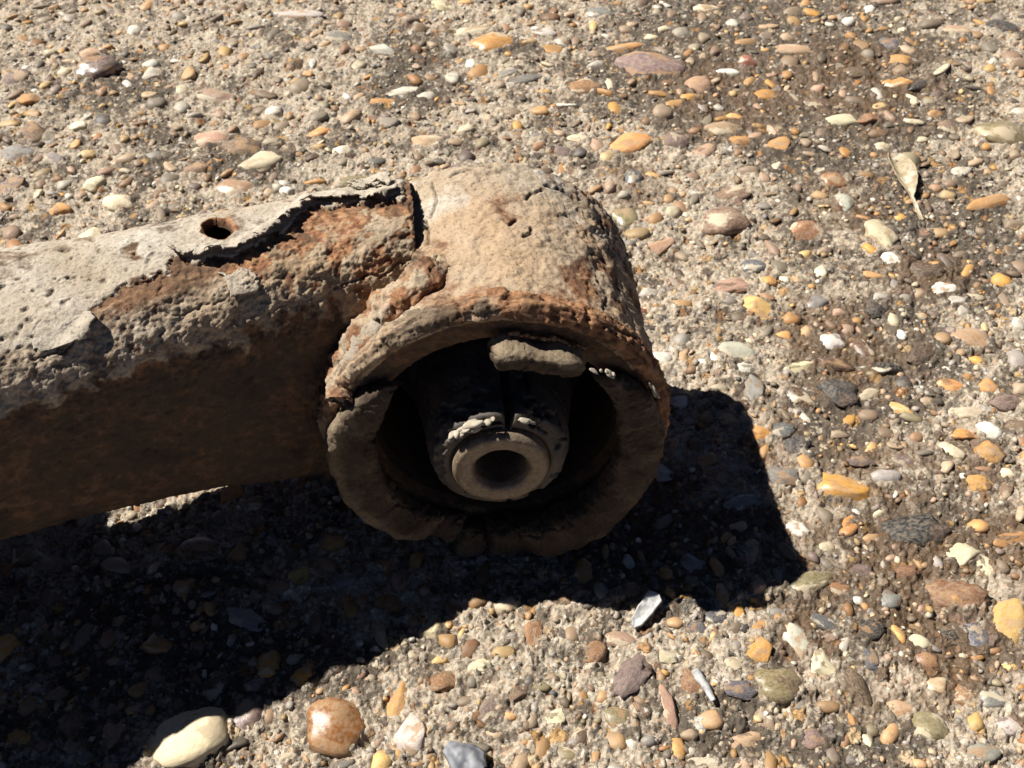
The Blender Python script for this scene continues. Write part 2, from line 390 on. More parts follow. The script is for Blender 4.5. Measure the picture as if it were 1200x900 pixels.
# photograph pixels: u, v, length, breadth, angle (anticlockwise), colour key, finish
PAL = {'w': (.74, .70, .60), 'c': (.66, .56, .38), 'y': (.60, .38, .13), 'o': (.52, .25, .075), 'O': (.62, .30, .06), 't': (.42, .28, .17), 'r': (.26, .12, .055), 'e': (.27, .115, .035),
       'p': (.42, .25, .17), 'b': (.17, .105, .068), 'm': (.17, .115, .105), 'l': (.30, .27, .26), 'g': (.20, .19, .175), 'd': (.038, .036, .038), 's': (.085, .09, .105),
       'k': (.017, .016, .017), 'v': (.20, .165, .085), 'q': (.50, .46, .40), 'R': (.36, .14, .10), 'n': (.09, .05, .032)}
PL = '''157 37 20 18 0 w C;82 22 20 14 0 l G;113 83 55 28 35 m G;105 62 32 18 15 p M;146 62 10 8 0 s G;175 112 20 10 0 y M;182 124 24 14 0 d M;95 150 26 18 15 c C;122 143 24 18 0 s R;166 146 20 12 0 r M;228 135 18 14 0 l G;258 133 18 14 0 p M;247 162 38 22 5 p M;283 173 42 26 5 b M;307 190 58 28 14 c C;277 219 46 26 8 p G;63 188 22 20 0 l M;110 215 24 20 0 c C;139 240 32 24 0 c C;72 246 32 20 30 o M;187 225 30 11 40 r M;345 80 26 22 20 n M;366 73 20 9 80 w A;340 137 10 13 0 o M;317 164 24 12 10 c C;370 213 26 14 0 o M;369 208 9 9 0 w C;325 220 11 9 0 w C;333 215 12 8 0 w C;402 174 22 22 0 w C;377 153 36 15 8 o A;273 50 20 14 20 n M;177 87 26 20 0 q M;213 105 18 16 0 c M;117 15 12 8 0 y M;350 18 52 9 0 q M;253 113 50 22 0 p R;37 120 26 17 0 o M;40 155 30 24 20 b M;22 180 36 24 0 g M;14 215 34 20 0 m M;20 95 40 22 25 m M;210 20 20 12 0 g M;300 35 22 12 0 q M;180 180 26 16 30 g M;230 195 34 22 0 b M;205 240 28 18 0 g M;150 185 28 14 10 t M;75 215 22 14 20 q M;
520 8 24 20 0 c A;577 53 46 28 8 o G;530 59 20 17 0 w C;532 90 18 21 0 w C;553 37 50 16 10 c R;448 58 36 15 -8 q A;681 100 44 25 14 r M;762 79 76 40 -6 m M;733 35 22 14 0 t M;700 13 34 20 0 g G;730 55 52 17 15 o A;763 43 18 10 -8 c C;778 35 20 9 20 c C;770 15 11 10 0 c M;663 123 26 9 -4 w A;633 130 24 16 -20 o M;608 157 16 15 0 r G;630 158 20 10 0 l M;546 150 22 16 0 c C;497 162 36 30 -30 t A;567 168 20 16 40 v M;675 161 26 16 10 c M;657 178 24 21 0 m M;680 180 18 15 0 d R;737 170 56 30 12 o M;794 164 28 28 0 m M;790 122 26 11 18 O A;613 95 42 13 12 g G;597 85 30 15 30 g M;740 207 22 26 0 s G;733 253 34 32 0 v G;747 273 28 14 5 y A;768 258 18 16 30 o M;787 249 19 15 -15 c A;777 285 40 20 40 p A;441 188 26 12 18 s A;417 213 38 17 8 v M;443 117 38 14 -5 o A;420 77 22 14 25 c M;470 105 40 14 10 q M;400 45 34 16 0 g M;480 25 24 14 20 b M;640 40 30 16 0 q M;600 130 26 14 0 b M;700 75 22 13 20 q M;455 145 24 18 0 g M;
826 8 38 15 0 c M;1018 9 17 14 0 w A;1038 1 32 10 0 p M;1153 1 28 12 -8 y M;1180 31 48 20 -8 d G;1042 50 29 24 0 s G;1147 39 15 11 0 o M;1057 71 32 21 -8 o M;932 59 46 14 0 t M;878 72 27 17 -35 R A;855 84 34 10 -6 w A;837 62 15 16 0 p M;875 50 28 11 15 o A;817 101 33 27 0 p M;897 110 30 21 12 o M;922 88 13 10 0 o M;903 87 15 10 0 p M;956 90 21 8 -70 t A;1003 85 32 18 0 b M;1053 98 34 16 15 o A;1077 98 28 18 40 d A;1103 82 26 14 60 c A;1160 81 18 17 0 y A;1163 107 13 12 0 o M;1032 124 18 9 0 y C;988 143 36 14 8 c C;1017 143 28 18 0 r M;1027 157 25 14 0 r M;1035 172 21 16 10 c C;992 179 17 14 -8 o A;913 170 32 28 -30 o A;867 166 28 16 10 o M;848 152 38 20 5 t M;825 178 28 20 0 p M;978 210 32 23 5 r M;1017 205 22 10 -10 o M;855 228 42 20 4 b M;850 262 56 42 -6 b M;942 271 42 32 -50 r A;990 237 32 20 -70 q G;895 242 20 9 -20 s A;907 290 36 12 -55 p A;1030 277 48 26 -50 c R;1045 272 22 16 0 d R;1175 160 52 36 5 v G;1160 237 48 20 30 o M;1115 215 18 13 0 p M;1080 163 13 10 0 c C;1125 35 40 12 0 p M;1195 130 20 18 0 q M;1090 30 30 14 0 b M;960 120 34 16 0 b M;900 30 26 12 0 t M;1110 150 30 22 0 b M;800 40 24 16 0 g M;1190 260 30 14 0 b M;880 200 26 16 0 b M;1100 110 20 16 0 m M;
886 309 30 19 5 s G;855 335 46 24 15 p R;857 353 21 15 0 s A;887 360 40 30 -15 y A;962 318 23 15 -70 c A;1022 322 28 12 -18 o A;1030 348 23 18 0 w C;1025 365 25 21 0 k R;983 365 17 11 0 R M;1005 375 13 10 0 o M;1135 318 24 15 75 O M;1083 318 52 25 -5 n R;1096 316 20 16 0 o A;1105 340 32 22 30 w A;1130 365 18 14 -40 w A;1120 352 22 16 0 q G;1196 378 18 17 0 w C;958 352 24 19 30 g G;927 372 23 17 -30 o M;921 390 19 17 0 o A;945 387 19 14 -60 o A;840 388 20 12 80 o M;877 398 15 10 0 c C;873 432 29 26 0 q A;863 413 42 27 -8 q M;935 428 36 15 8 c A;975 400 28 22 -10 q G;1010 407 42 18 -55 n G;980 425 46 14 -15 n G;1138 397 50 30 -16 t G;1103 397 20 17 0 o G;1083 415 40 30 45 n R;1125 413 13 12 0 o M;937 467 44 26 -28 n G;982 460 48 36 -30 d R;1118 452 33 17 -5 o G;1158 453 25 22 0 o M;1133 483 36 16 5 c A;1097 469 25 9 0 d A;1053 479 36 13 -25 y A;1066 488 32 10 -25 v G;1020 460 26 15 30 c A;1127 510 40 17 -14 o G;1115 530 36 12 -30 c A;990 570 78 36 -27 O A;933 523 34 34 0 d R;915 505 30 22 0 s R;917 560 42 26 -5 g R;963 510 17 10 -75 o G;983 507 24 12 0 b M;887 507 32 24 0 o G;895 530 27 14 75 o G;1157 533 38 23 -28 o R;1180 555 21 14 -10 c A;1147 567 34 26 -10 o R;1178 577 28 22 60 b M;1083 532 21 14 0 s A;796 469 34 22 10 w C;808 492 13 10 0 q M;845 455 24 14 -6 c M;750 365 22 12 30 R M;760 340 24 18 0 q M;775 420 26 16 0 q M;800 400 20 20 0 q M;1190 500 30 20 0 b M;1060 350 20 14 0 q M;1010 540 30 18 0 m R;1060 540 26 18 0 m R;1085 470 18 12 0 t M;
1073 623 64 42 10 k R;993 618 28 22 60 o G;1023 630 23 13 5 o G;997 655 15 14 0 y G;970 642 23 18 10 c A;1128 648 36 32 -30 c A;1152 658 38 20 -60 c A;1147 616 23 16 -10 o M;1187 632 46 18 18 o A;1120 697 70 38 -8 r R;1129 700 36 32 -30 o A;1185 722 62 46 70 y A;948 682 50 30 25 v G;927 690 21 18 0 d G;1042 703 29 24 -55 g G;1018 737 34 25 0 k R;1080 750 23 20 0 c C;1043 772 15 11 0 c C;1087 772 27 24 0 r G;1187 780 19 13 -8 y G;967 730 34 16 -28 s R;1148 743 38 32 -20 s G;933 747 52 26 -68 q A;941 752 22 12 -65 R M;965 778 44 28 -48 c A;990 755 27 15 80 q R;1022 773 38 20 -70 s R;1010 805 64 22 -60 n A;912 803 50 46 0 v G;865 810 36 24 0 s R;858 777 28 22 -10 c C;828 768 20 16 -20 n A;863 757 15 13 0 s G;815 737 28 22 -40 s R;840 725 27 23 0 s G;910 718 21 14 10 g M;872 865 38 25 -8 t A;925 842 15 12 -70 c C;897 843 38 20 -65 t R;888 732 22 20 0 o M;1132 812 36 30 15 r A;1090 850 52 36 -20 v M;1052 827 36 30 0 t M;953 867 30 26 -60 m M;997 840 34 13 -60 o A;970 827 29 14 -10 o A;1078 895 19 14 0 o M;837 893 52 16 0 c M;940 700 20 14 0 m M;985 690 30 20 0 r R;1010 670 26 18 0 m R;1060 670 30 20 10 r R;1160 820 40 30 0 g M;1185 850 30 24 0 q M;1100 800 34 24 0 t M;1150 880 40 26 0 g M;930 800 18 14 0 q M;1000 890 26 18 0 g M;
520 798 37 35 -10 r M;575 825 44 31 60 m M;483 858 48 42 50 q A;465 823 58 24 62 o A;620 801 14 11 20 s G;605 813 26 17 40 b A;633 803 24 16 -25 v M;650 840 25 22 30 c A;598 837 19 15 0 o A;722 840 36 27 -38 v G;741 790 60 36 55 m R;783 830 56 20 -62 p M;678 867 32 22 60 n G;663 883 32 19 -10 v G;703 860 17 16 0 t M;627 745 46 24 85 r A;637 757 16 11 60 k R;507 733 34 26 70 c A;482 767 19 17 0 c M;563 780 28 21 0 c R;553 797 19 14 80 d A;542 788 15 11 -60 b M;730 750 38 20 -5 p M;790 730 21 15 -15 o A;778 770 28 18 0 c R;793 770 12 9 0 w M;617 868 16 12 0 o M;488 893 15 9 0 o M;435 795 14 12 0 c M;422 790 13 11 60 R M;433 877 11 9 0 w C;660 700 40 30 0 n M;395 848 74 64 75 e G;217 867 104 64 27 c C;233 643 58 50 -10 n G;337 885 28 10 25 c A;40 806 20 18 0 q M;272 748 20 10 70 q M;136 728 30 15 65 t M;83 847 52 27 75 b M;102 890 32 28 0 g M;300 800 30 20 0 g M;60 700 36 24 20 b M;180 790 34 20 40 t M;330 690 30 20 0 b M;400 680 34 20 15 g M;845 560 36 24 -30 b M;870 590 40 22 20 g M;740 690 30 22 0 b M;810 660 30 26 0 g M;580 860 20 14 0 t M;530 850 18 12 30 p M;700 790 16 12 0 t M;760 870 20 16 0 g M;810 860 22 16 0 t M;350 860 18 12 0 q M'''
spec = []
for part in PL.replace('\n', '').split(';'):
    f = part.split()
    if len(f) == 7: spec.append((*map(float, f[:5]), f[5], f[6]))
placed = []
def gpt(u, v): return at(u, v, 0)[:2]
MATS = {'C': (M_CHALK, 'round'), 'G': (M_GLOSS, 'round'), 'M': (M_MATTE, 'round'), 'A': (M_MATTE, 'angular'), 'R': (M_ROUGH, 'rough')}
stones = []                                            # x, y, half length, half breadth, half height, yaw, colour, finish, importance
for (u, v, L, B, ang, ck, fin) in spec:
    a = R(ang); du, dv = math.cos(a), -math.sin(a)
    p = gpt(u, v); dist = np.linalg.norm(np.array([*p, 0]) - CC)
    e = gpt(u + du * L / 2, v + dv * L / 2) - gpt(u - du * L / 2, v - dv * L / 2)
    q = gpt(u - dv * B / 2, v + du * B / 2) - gpt(u + dv * B / 2, v - du * B / 2)
    # a stone standing proud of the sheet covers more picture than its footprint
    dep = math.asin(CAM_H / dist); k = 1 / (1 + .32 / math.tan(dep))
    sy = np.array([1, k])
    e = e * sy; q = q * sy
    l, b = np.linalg.norm(e) / 2, np.linalg.norm(q) / 2
    if b > l: l, b, e = b, l, q
    yaw = math.atan2(e[1], e[0]); b = max(b, l * .3)
    stones.append([p[0], p[1], l, b, min(b, l) * .62, yaw, ck, fin, L * B])
    placed.append((p[0], p[1], max(l, b)))
# fill-in stones of the same gravel between the ones picked out above
pl = np.array(placed)
KEYS = list('wwccyyoooOOOttrrreeppbbbnnnmlvddkkto')
extra = []
def free(x, y, r, k=.8):
    return (np.hypot(pl[:, 0] - x, pl[:, 1] - y) > (pl[:, 2] + r) * k).all()
rr = random.Random(5)
n_small = 0
grav = []
for i in range(15000):
    y = 45 + (395) * rr.random() ** 1.25; hw = 108 + .42 * (y - 55); x = rr.uniform(-hw, hw)
    l = .9 + 3.0 * rr.random() ** 2.6 + (1.2 if y > 240 else 0) * rr.random() ** 3
    if n_small < 60 and rr.random() < .03 and y > 60: l = rr.uniform(2.6, 4.2)
    if rr.random() < .75 and perlin(np.array([[x / 16 + 3.3, y / 16, .5]]))[0] < -.05: continue
    if not free(x, y, l, .85): continue
    b = l * rr.uniform(.4, .9)
    d = math.hypot(math.hypot(x, y), CAM_H)
    it = [x, y, l, b, b * .6, rr.uniform(0, 6.28), rr.choice(KEYS), rr.choice('MMAAAARRG'), 4 * l * b * (FPX / d) ** 2 * .7]
    grav.append(it)
    if l > 2.4: n_small += 1
    if l > 1.6: pl = np.concatenate([pl, [[x, y, l]]])
stones_all = stones + grav
order = sorted(range(len(stones_all)), key=lambda i: -stones_all[i][8])
big = [stones_all[i] for i in order[:300]]; rest = [stones_all[i] for i in order[300:]]
ground = build_ground(big + rest[:900])
xy = np.array([[s[0], s[1]] for s in big]); gz = ground_h(xy)
for k, s in enumerate(big):
    x, y, l, b, h, yaw, ck, fin, _ = s
    mat, shape = MATS[fin]
    wetk = spotmask(pix(np.array([[x, y, 0]])), WETSPOTS)[0]
    if fin in 'MG' and (ck not in 'G') and rr.random() < (.6 if fin == 'M' else .4) and max(l, b) < 4.6: shape = 'broken'
    if fin == 'C' and rr.random() < .5 and max(l, b) < 4: shape = 'broken'
    if wetk > .45 and fin in 'MA' and rr.random() < .65: mat = M_GLOSS
    me = rr.choice(PEB[shape])
    o = bpy.data.objects.new('pebble', me); C.objects.link(o); o.parent = ground
    if o.material_slots: o.material_slots[0].link = 'OBJECT'; o.material_slots[0].material = mat
    sink = rr.uniform(-.52, -.06) if shape in ('round', 'broken') else rr.uniform(-.4, .08)
    if s[8] > 1500: sink = rr.uniform(-.15, .05)
    o.location = (x * MM, y * MM, (gz[k] + h * sink + .15) * MM)
    o.rotation_euler = (rr.uniform(-.18, .18), rr.uniform(-.18, .18), yaw + (math.pi if rr.random() < .5 else 0))
    o.scale = (l * MM * 1.2, b * MM * 1.2, h * MM * 1.1)
    c = PAL[ck]; j = [rr.uniform(.82, 1.18)] * 3; j = [v * rr.uniform(.95, 1.05) for v in j]
    o.color = (min(.85, c[0] * j[0]), min(.85, c[1] * j[1]), min(.85, c[2] * j[2]), 1)

def scatter(name, items, bases):
    Vs, Fs, Cs, n = [], [], [], 0
    xy = np.array([[s[0], s[1]] for s in items]); gz = ground_h(xy) + np.array([s[9] if len(s) > 9 else 0 for s in items])
    for k, s in enumerate(items):
        x, y, l, b, h, yaw, ck = s[:7]
        V, F = bases[k % len(bases)] if l > 1.7 else B1[k % len(B1)]
        V = V * np.array([l, b, h]) * 1.18; c, sn = math.cos(yaw), math.sin(yaw)
        ta = rr.uniform(-.5, .5); V = V @ np.array([[1, 0, 0], [0, math.cos(ta), -math.sin(ta)], [0, math.sin(ta), math.cos(ta)]])
        V = np.stack([V[:, 0] * c - V[:, 1] * sn + x, V[:, 0] * sn + V[:, 1] * c + y, V[:, 2] + gz[k] + h * rr.uniform(-.6, .05) + .1], -1)
        Vs.append(V); Fs.append(F + n); n += len(V)
        mz = rr.uniform(.0, .55); col = (np.array(PAL[ck]) * (1 - mz) + mz * np.array([.40, .33, .24])) * rr.uniform(.5, 1.2)
        Cs.append(np.repeat(np.minimum(col, .8)[None], len(V), 0))
    me = mesh(name, np.concatenate(Vs), np.concatenate(Fs), True, {'col': np.concatenate(Cs)})
    return link(name, me, M_GRIT, ground, 'stuff')
B2 = [(stone_verts(ICO2, 300 + k, kd), ICO2[1]) for k, kd in enumerate(['rough', 'angular', 'broken', 'rough', 'broken', 'angular', 'rough', 'angular', 'broken'])]
B1 = [(stone_verts(ICO1, 400 + k, 'angular'), ICO1[1]) for k in range(6)]
scatter('gravel', rest, B2)
sand = []
SK = list('ccqqttttwoypbbgglvds')
for i in range(11000):
    y = 45 + 350 * rr.random() ** 1.5; hw = 106 + .42 * (y - 55); x = rr.uniform(-hw, hw)
    l = .3 + .55 * rr.random() ** 2 + .0008 * y
    sand.append([x, y, l, l * rr.uniform(.6, 1), l * .6, rr.uniform(0, 6.3), rr.choice(SK), 'M', 0, 0])
sx = np.array([[s[0], s[1]] for s in sand]); gf = ground_fine(sx)
for s, g in zip(sand, gf): s[9] = float(g)
scatter('sand_grains', sand, B1)
# ------------------------------------------------------------------ the suspension arm
arm = bpy.data.objects.new('suspension_arm', None); C.objects.link(arm)
tag(arm, 'rusty steel suspension arm end with a perished rubber bush lying on the pebbled concrete', 'suspension arm')
HC = np.array([-2.69, 121.51, 32.0]); AX = np.array([.0767, -.9959, .0469]); AX /= np.linalg.norm(AX)
ER = np.cross(AX, [0, 0, 1.]); ER /= np.linalg.norm(ER); ER = -ER if ER[0] < 0 else ER
EU = np.cross(ER, AX); EU = -EU if EU[2] < 0 else EU
arm.location = tuple(np.array([HC[0], HC[1], 0]) * MM)
OFF = np.array([HC[0], HC[1], 0])
def part(name, V, F, mat, attrs=None, parent=None, smooth=True, pivot=None):
    base = OFF if parent is None else PIV[parent.name]
    pv = base if pivot is None else np.array(pivot, float)
    me = mesh(name, np.asarray(V) - pv, F, smooth, attrs)
    o = link(name, me, mat, parent or arm)
    o.location = tuple((pv - base) * MM); PIV[o.name] = pv
    return o
PIV = {}
def hub(s, r, th):                                     # hub coordinates -> world mm
    return HC + AX * s[..., None] + (ER * np.cos(th)[..., None] + EU * np.sin(th)[..., None]) * r[..., None]
def resample(prof, step):
    p = np.array(prof, float); d = np.concatenate([[0], np.cumsum(np.linalg.norm(np.diff(p, axis=0), axis=1))])
    n = max(3, int(d[-1] / step)); t = np.linspace(0, d[-1], n); return np.interp(t, d, p[:, 0]), np.interp(t, d, p[:, 1])
def lathe(prof, nth, step):
    s, r = resample(prof, step); th = np.linspace(0, 2 * np.pi, nth, endpoint=False)
    S = np.repeat(s[:, None], nth, 1); Rr = np.repeat(r[:, None], nth, 1); T = np.repeat(th[None], len(s), 0)
    X = hub(S, Rr, T); return S, Rr, T, X
def orient(X, N, c=None):
    return N

# ---- housing
S, Rr, T, X = lathe([(-44, 24), (-46.5, 27.5), (-47.2, 30), (-46.2, 31.8), (-43, 32.3), (-4.2, 32.2), (-3.2, 32.9), (-.8, 33.3), (.7, 32.7), (.9, 31.2), (-.4, 27.4), (-1.5, 24.2), (-6, 23.3), (-30, 23.3), (-40, 23.3)], 640, .27)
N = grid_normals(X, True)
out = np.sum((X - HC) * N, 2)
mid = S.shape[0] // 3
if np.mean(np.sum(N[mid] * (X[mid] - HC - AX * S[mid][..., None]), 1)) < 0: N = -N
P = X.reshape(-1, 3); Th = T.ravel(); Sv = S.ravel(); Rv = Rr.ravel()
outer = (Rv > 30) & (Sv < -1)
cyl = np.stack([Th * 32, Sv, Rv], -1)
d = .55 * fbm(P, 22, 2, 11) + .22 * fbm(P, 6, 3, 12)
crust = ss(-.05, .35, fbm(P, 7, 3, 13)) * .35
fine = .20 * fbm(P, 1.6, 3, 14, .6) + .08 * fbm(P, .6, 1, 19) + .12 * ss(.1, .3, fbm(P, 2.6, 3, 25))
# scabby dark crust on the right shoulder
degT = np.degrees(Th)
sh = ss(66, 46, degT) * ss(-10, 12, degT) * (Rv > 29)
scab = ss(-.12, .12, fbm(P, 4.5, 4, 15, .6)) * sh * ss(-2.5, -5, Sv) * (.25 + .75 * ss(-14, -32, Sv - (degT - 45) * .3))
# layered rim
rim = ss(-4.6, -2.8, Sv) * ss(29.8, 31.2, Rv)
lay = fbm(np.stack([Th * 32 / 34, (Sv + Rv * .6 + .5 * fbm(P, 6, 2, 23)) / .95, 0 * Sv], -1), 1, 3, 16, .6)
left = ss(60, 110, degT) * ss(186, 172, degT)
up = ss(-20, 40, degT) * ss(215, 190, degT)
rimd = rim * (.80 * lay + .45 * fbm(P, 3, 4, 17, .6) + .15 * fbm(P, .9, 2, 20)) * (.55 + .35 * left) + rim * left * .5 + rim * up * .5 * (ss(0, .1, fbm(P, 3.5, 4, 27, .6)) - .5)
face = (Sv > -2.5) & (Rv < 31.5)
wel = .25 * fbm(np.stack([Th * 27 / 12, Rv / 1.5, 0 * Sv], -1), 1, 3, 18)
D = np.where(outer, d + crust + fine, .25 * fine) + scab * .6 + rimd + np.where(face & (Rv > 24.2), wel + fine, 0)
# split in the crust at the rear top and short cracks
uvh = pix(P + N.reshape(-1, 3) * D[:, None])
front = (np.sum(N.reshape(-1, 3) * (CC - P), 1) > 0) & outer
def crack(path, wpx, depth):
    global D
    wv = np.array(path, float)
    q = uvh + 2.2 * np.stack([fbm(P, 3, 2, 31), fbm(P, 3, 2, 32)], -1)
    m = ss(wpx, wpx * .3, seg_d(q, path, False)) * front; D = D - depth * m; return m
ck = crack([(553, 192), (560, 191), (575, 192)], 4, 1.6) + crack([(618, 232), (622, 227), (636, 222)], 2.2, .6) + crack([(598, 262), (603, 258)], 3, .9) + crack([(613, 277), (622, 272), (624, 266)], 3, .7) + crack([(640, 218), (655, 222), (672, 232)], 2.2, .45)
ck += crack([(508, 215), (512, 235), (506, 255)], 1.8, .5) + crack([(500, 258), (502, 285)], 3.0, 1.0) + crack([(528, 208), (536, 202), (545, 199)], 2.0, .5) + crack([(700, 330), (712, 345), (708, 362)], 2, .35)
P2 = P + N.reshape(-1, 3) * D[:, None]
F = grid_faces(*S.shape, True)
dust = .72 - .35 * ss(.1, .5, fbm(P, 12, 3, 41)) - .75 * rim - .45 * sh * ss(-.05, .3, fbm(P, 6, 3, 15)) - .25 * ss(-12, -4, Sv) * ss(.0, .4, fbm(P, 8, 2, 44) + .2)
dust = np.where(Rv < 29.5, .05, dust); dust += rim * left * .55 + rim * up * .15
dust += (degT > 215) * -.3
rust = .5 + .5 * fbm(P, 9, 3, 42) + .25 * rim
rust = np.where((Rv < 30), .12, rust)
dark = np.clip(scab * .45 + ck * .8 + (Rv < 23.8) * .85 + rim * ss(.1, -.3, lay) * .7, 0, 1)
grey = np.clip(.12 + .8 * ss(.15, .5, fbm(P, 14, 3, 43)) * ss(-20, -40, Sv), 0, 1)
def facing(F, V, ref):                                  # flip so that faces look away from ref points
    return F
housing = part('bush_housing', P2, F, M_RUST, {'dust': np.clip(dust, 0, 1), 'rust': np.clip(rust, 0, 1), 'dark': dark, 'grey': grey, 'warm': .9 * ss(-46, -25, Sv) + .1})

# ---- flange segments of the bush (a rolled lip, broken away in places)
def lip(name, t0, t1, ri, ro, s0, s1, taper0, taper1, seed, rough=.12, dustk=0., nprof=64, ex=2.9, swell=None):
    n = int(abs(t1 - t0) * math.pi / 180 * ro / .3)
    tt = np.linspace(0, 1, n); th = np.radians(t0 + (t1 - t0) * tt)
    a = np.linspace(0, 2 * np.pi, nprof, endpoint=False); e = 2 / ex
    cx = np.sign(np.cos(a)) * abs(np.cos(a)) ** e; cy = np.sign(np.sin(a)) * abs(np.sin(a)) ** e
    arc = (t1 - t0) * math.pi / 180 * ro
    g0 = np.clip(tt * abs(arc) / taper0[0], 0, 1); g1 = np.clip((1 - tt) * abs(arc) / taper1[0], 0, 1)
    e0 = np.sqrt(1 - (1 - g0) ** 2); e1 = np.sqrt(1 - (1 - g1) ** 2)
    k = np.minimum(e0 * 1, e1)
    roo = ri + (ro - ri) * (taper0[1] + (1 - taper0[1]) * e0) * (taper1[1] + (1 - taper1[1]) * e1)
    hs = (s1 - s0) * np.clip(k, .02, 1)
    if swell:
        g = np.exp(-((np.degrees(th) - swell[0]) / swell[1]) ** 2); roo = roo + swell[2] * g; hs = hs + swell[3] * g * np.clip(k, 0, 1)
    roo = roo + rough * 1.6 * fbm(np.stack([th * 25, 0 * th, 0 * th + seed], -1), 5, 3, seed + 6)
    rm, rh = (ri + roo) / 2, (roo - ri) / 2 * np.clip(np.minimum(e0 ** .5, e1 ** .5), .02, 1)
    wob = (.25 + rough) * fbm(np.stack([th * 25, 0 * th, 0 * th], -1), 9, 2, seed)
    Rg = (rm + wob)[:, None] + rh[:, None] * cx[None]; Sg = s0 + hs[:, None] * (cy[None] * .5 + .5)
    Tg = np.repeat(th[:, None], nprof, 1)
    X = hub(Sg, Rg, Tg); N = grid_normals(X, True)
    cen = hub(s0 + hs * .5, rm, th)
    if np.mean(np.sum(N * (X - cen[:, None]), 2)) < 0: N = -N
    Pp = X.reshape(-1, 3); crk = ss(.07, .0, np.abs(fbm(Pp, 9, 3, seed + 8))) * ss(.0, .25, fbm(Pp, 12, 2, seed + 9)); dd = rough * (fbm(Pp, 4, 3, seed + 1) + .5 * fbm(Pp, 1.0, 3, seed + 2)) - .45 * crk + .25 * ss(.1, .18, fbm(Pp, 5, 4, seed + 10, .6))
    V = Pp + N.reshape(-1, 3) * dd[:, None]
    F = grid_faces(n, nprof, True)
    caps = np.arange(nprof)
    V = np.concatenate([V, cen[:1], cen[-1:]]); i0 = n * nprof
    f0 = np.stack([np.roll(caps, -1), caps, np.full(nprof, i0), np.full(nprof, i0)], -1)
    f1 = np.stack([(n - 1) * nprof + caps, (n - 1) * nprof + np.roll(caps, -1), np.full(nprof, i0 + 1), np.full(nprof, i0 + 1)], -1)
    du = np.clip(dustk * ss(.55, .9, np.concatenate([((Rg - ri) / (ro - ri)).ravel(), [0, 0]])) + .25 * np.concatenate([fbm(Pp, 5, 3, seed + 4), [0, 0]]), 0, 1)
    me_V = V
    import bmesh
    pv = OFF; me = mesh(name, V - pv, F, True, {'dust': du})
    bm = bmesh.new(); bm.from_mesh(me); bm.verts.ensure_lookup_table()
    for quad in np.concatenate([f0, f1]):
        try: bm.faces.new([bm.verts[i] for i in quad[:3]]).smooth = True
        except ValueError: pass
    bmesh.ops.recalc_face_normals(bm, faces=bm.faces); bm.to_mesh(me); bm.free()
    o = link(name, me, M_LIP, arm); PIV[o.name] = pv; return o
lip('bush_flange', 137, 243, 23.4, 32.4, .2, 5.8, (22, .0), (9, .3), 51, .30, .5, ex=4)
lip('bush_flange', 274, 402, 23.4, 31.2, .2, 5.0, (10, .4), (20, .0), 61, .32, .1, ex=3.4, swell=(296, 46, 2.2, 3.2))
lip('bush_flange', 237.5, 254, 24.6, 31.0, -.8, 3.4, (2.5, .7), (2.5, .7), 71, .6, .3)
lip('bush_flange', 251, 265, 25.6, 33.4, -.8, 5.0, (2.0, .6), (3.0, .6), 74, .7, .3)
lip('bush_flange', 263, 281, 24.4, 33.0, -.8, 5.6, (2.5, .6), (2.5, .8), 77, .6, .2)
tab = lip('flange_remnant', 50, 93.5, 23.4, 27.0, .8, 6.4, (7, .35), (2.2, .5), 81, .36, .55, ex=5)
tab['label'] = 'grey curled scrap of flange left at the top of the bush'

# ---- rubber inside
S, Rr, T, X = lathe([(-34, 9.1), (6.2, 9.1), (6.9, 9.8), (7.0, 11.2), (6.3, 12.6), (4, 13.3), (-4, 14.2), (-13, 16.2), (-20, 19), (-24.5, 21.6), (-27, 23.1), (-34, 23.1)], 300, .4)
P = X.reshape(-1, 3); th = np.degrees(T.ravel()); s_ = S.ravel(); r_ = Rr.ravel()
wing = ss(26, 8, np.abs(th - 27)) * ss(-14, -3, s_) * ss(13, 12, r_ - 2 * ss(0, -12, s_)) * 1.4 * (r_ > 12)
slit = ss(5.5, 1.2, np.abs(th - 84 + .5 * (s_ + 5) * .4 + 2.5 * fbm(P, 6, 2, 91))) * (r_ > 9.6) * ss(-24, -19, s_) * (1.5 + 2.2 * ss(0, 6, s_) + 1.5 * ss(6, -8, s_))
slit2 = ss(2.0, .6, np.abs(th - 66 + 2.5 * fbm(P, 5, 2, 92))) * (r_ > 10) * ss(-16, -10, s_) * ss(2, -2, s_) * .9
slit3 = ss(2.0, .5, np.abs(r_ - 11.6 + .8 * fbm(P, 4, 2, 93))) * (s_ > 5.2) * ss(75, 60, th) * ss(0, 15, th) * .7
dr = wing + .25 * fbm(P, 7, 3, 94) * (r_ > 9.6) + .08 * fbm(P, 1.2, 3, 95) * (r_ > 9.6) - slit - slit2
torn = ss(.05, .35, fbm(P, 4.5, 4, 98, .6)) * (r_ > 10.6) * ss(-6, 3, s_); dr = dr - .9 * torn * ss(20, 60, th) * ss(175, 140, th)
X2 = hub(S - (slit3 + .8 * torn).reshape(S.shape), Rr + dr.reshape(S.shape), T).reshape(-1, 3)
dustr = .02 + .08 * ss(5.5, 6.8, s_) + .12 * fbm(P, 5, 3, 96)
rubber = part('rubber_bush', X2, grid_faces(*S.shape, True), M_RUBBER, {'dust': np.clip(dustr, 0, 1)})
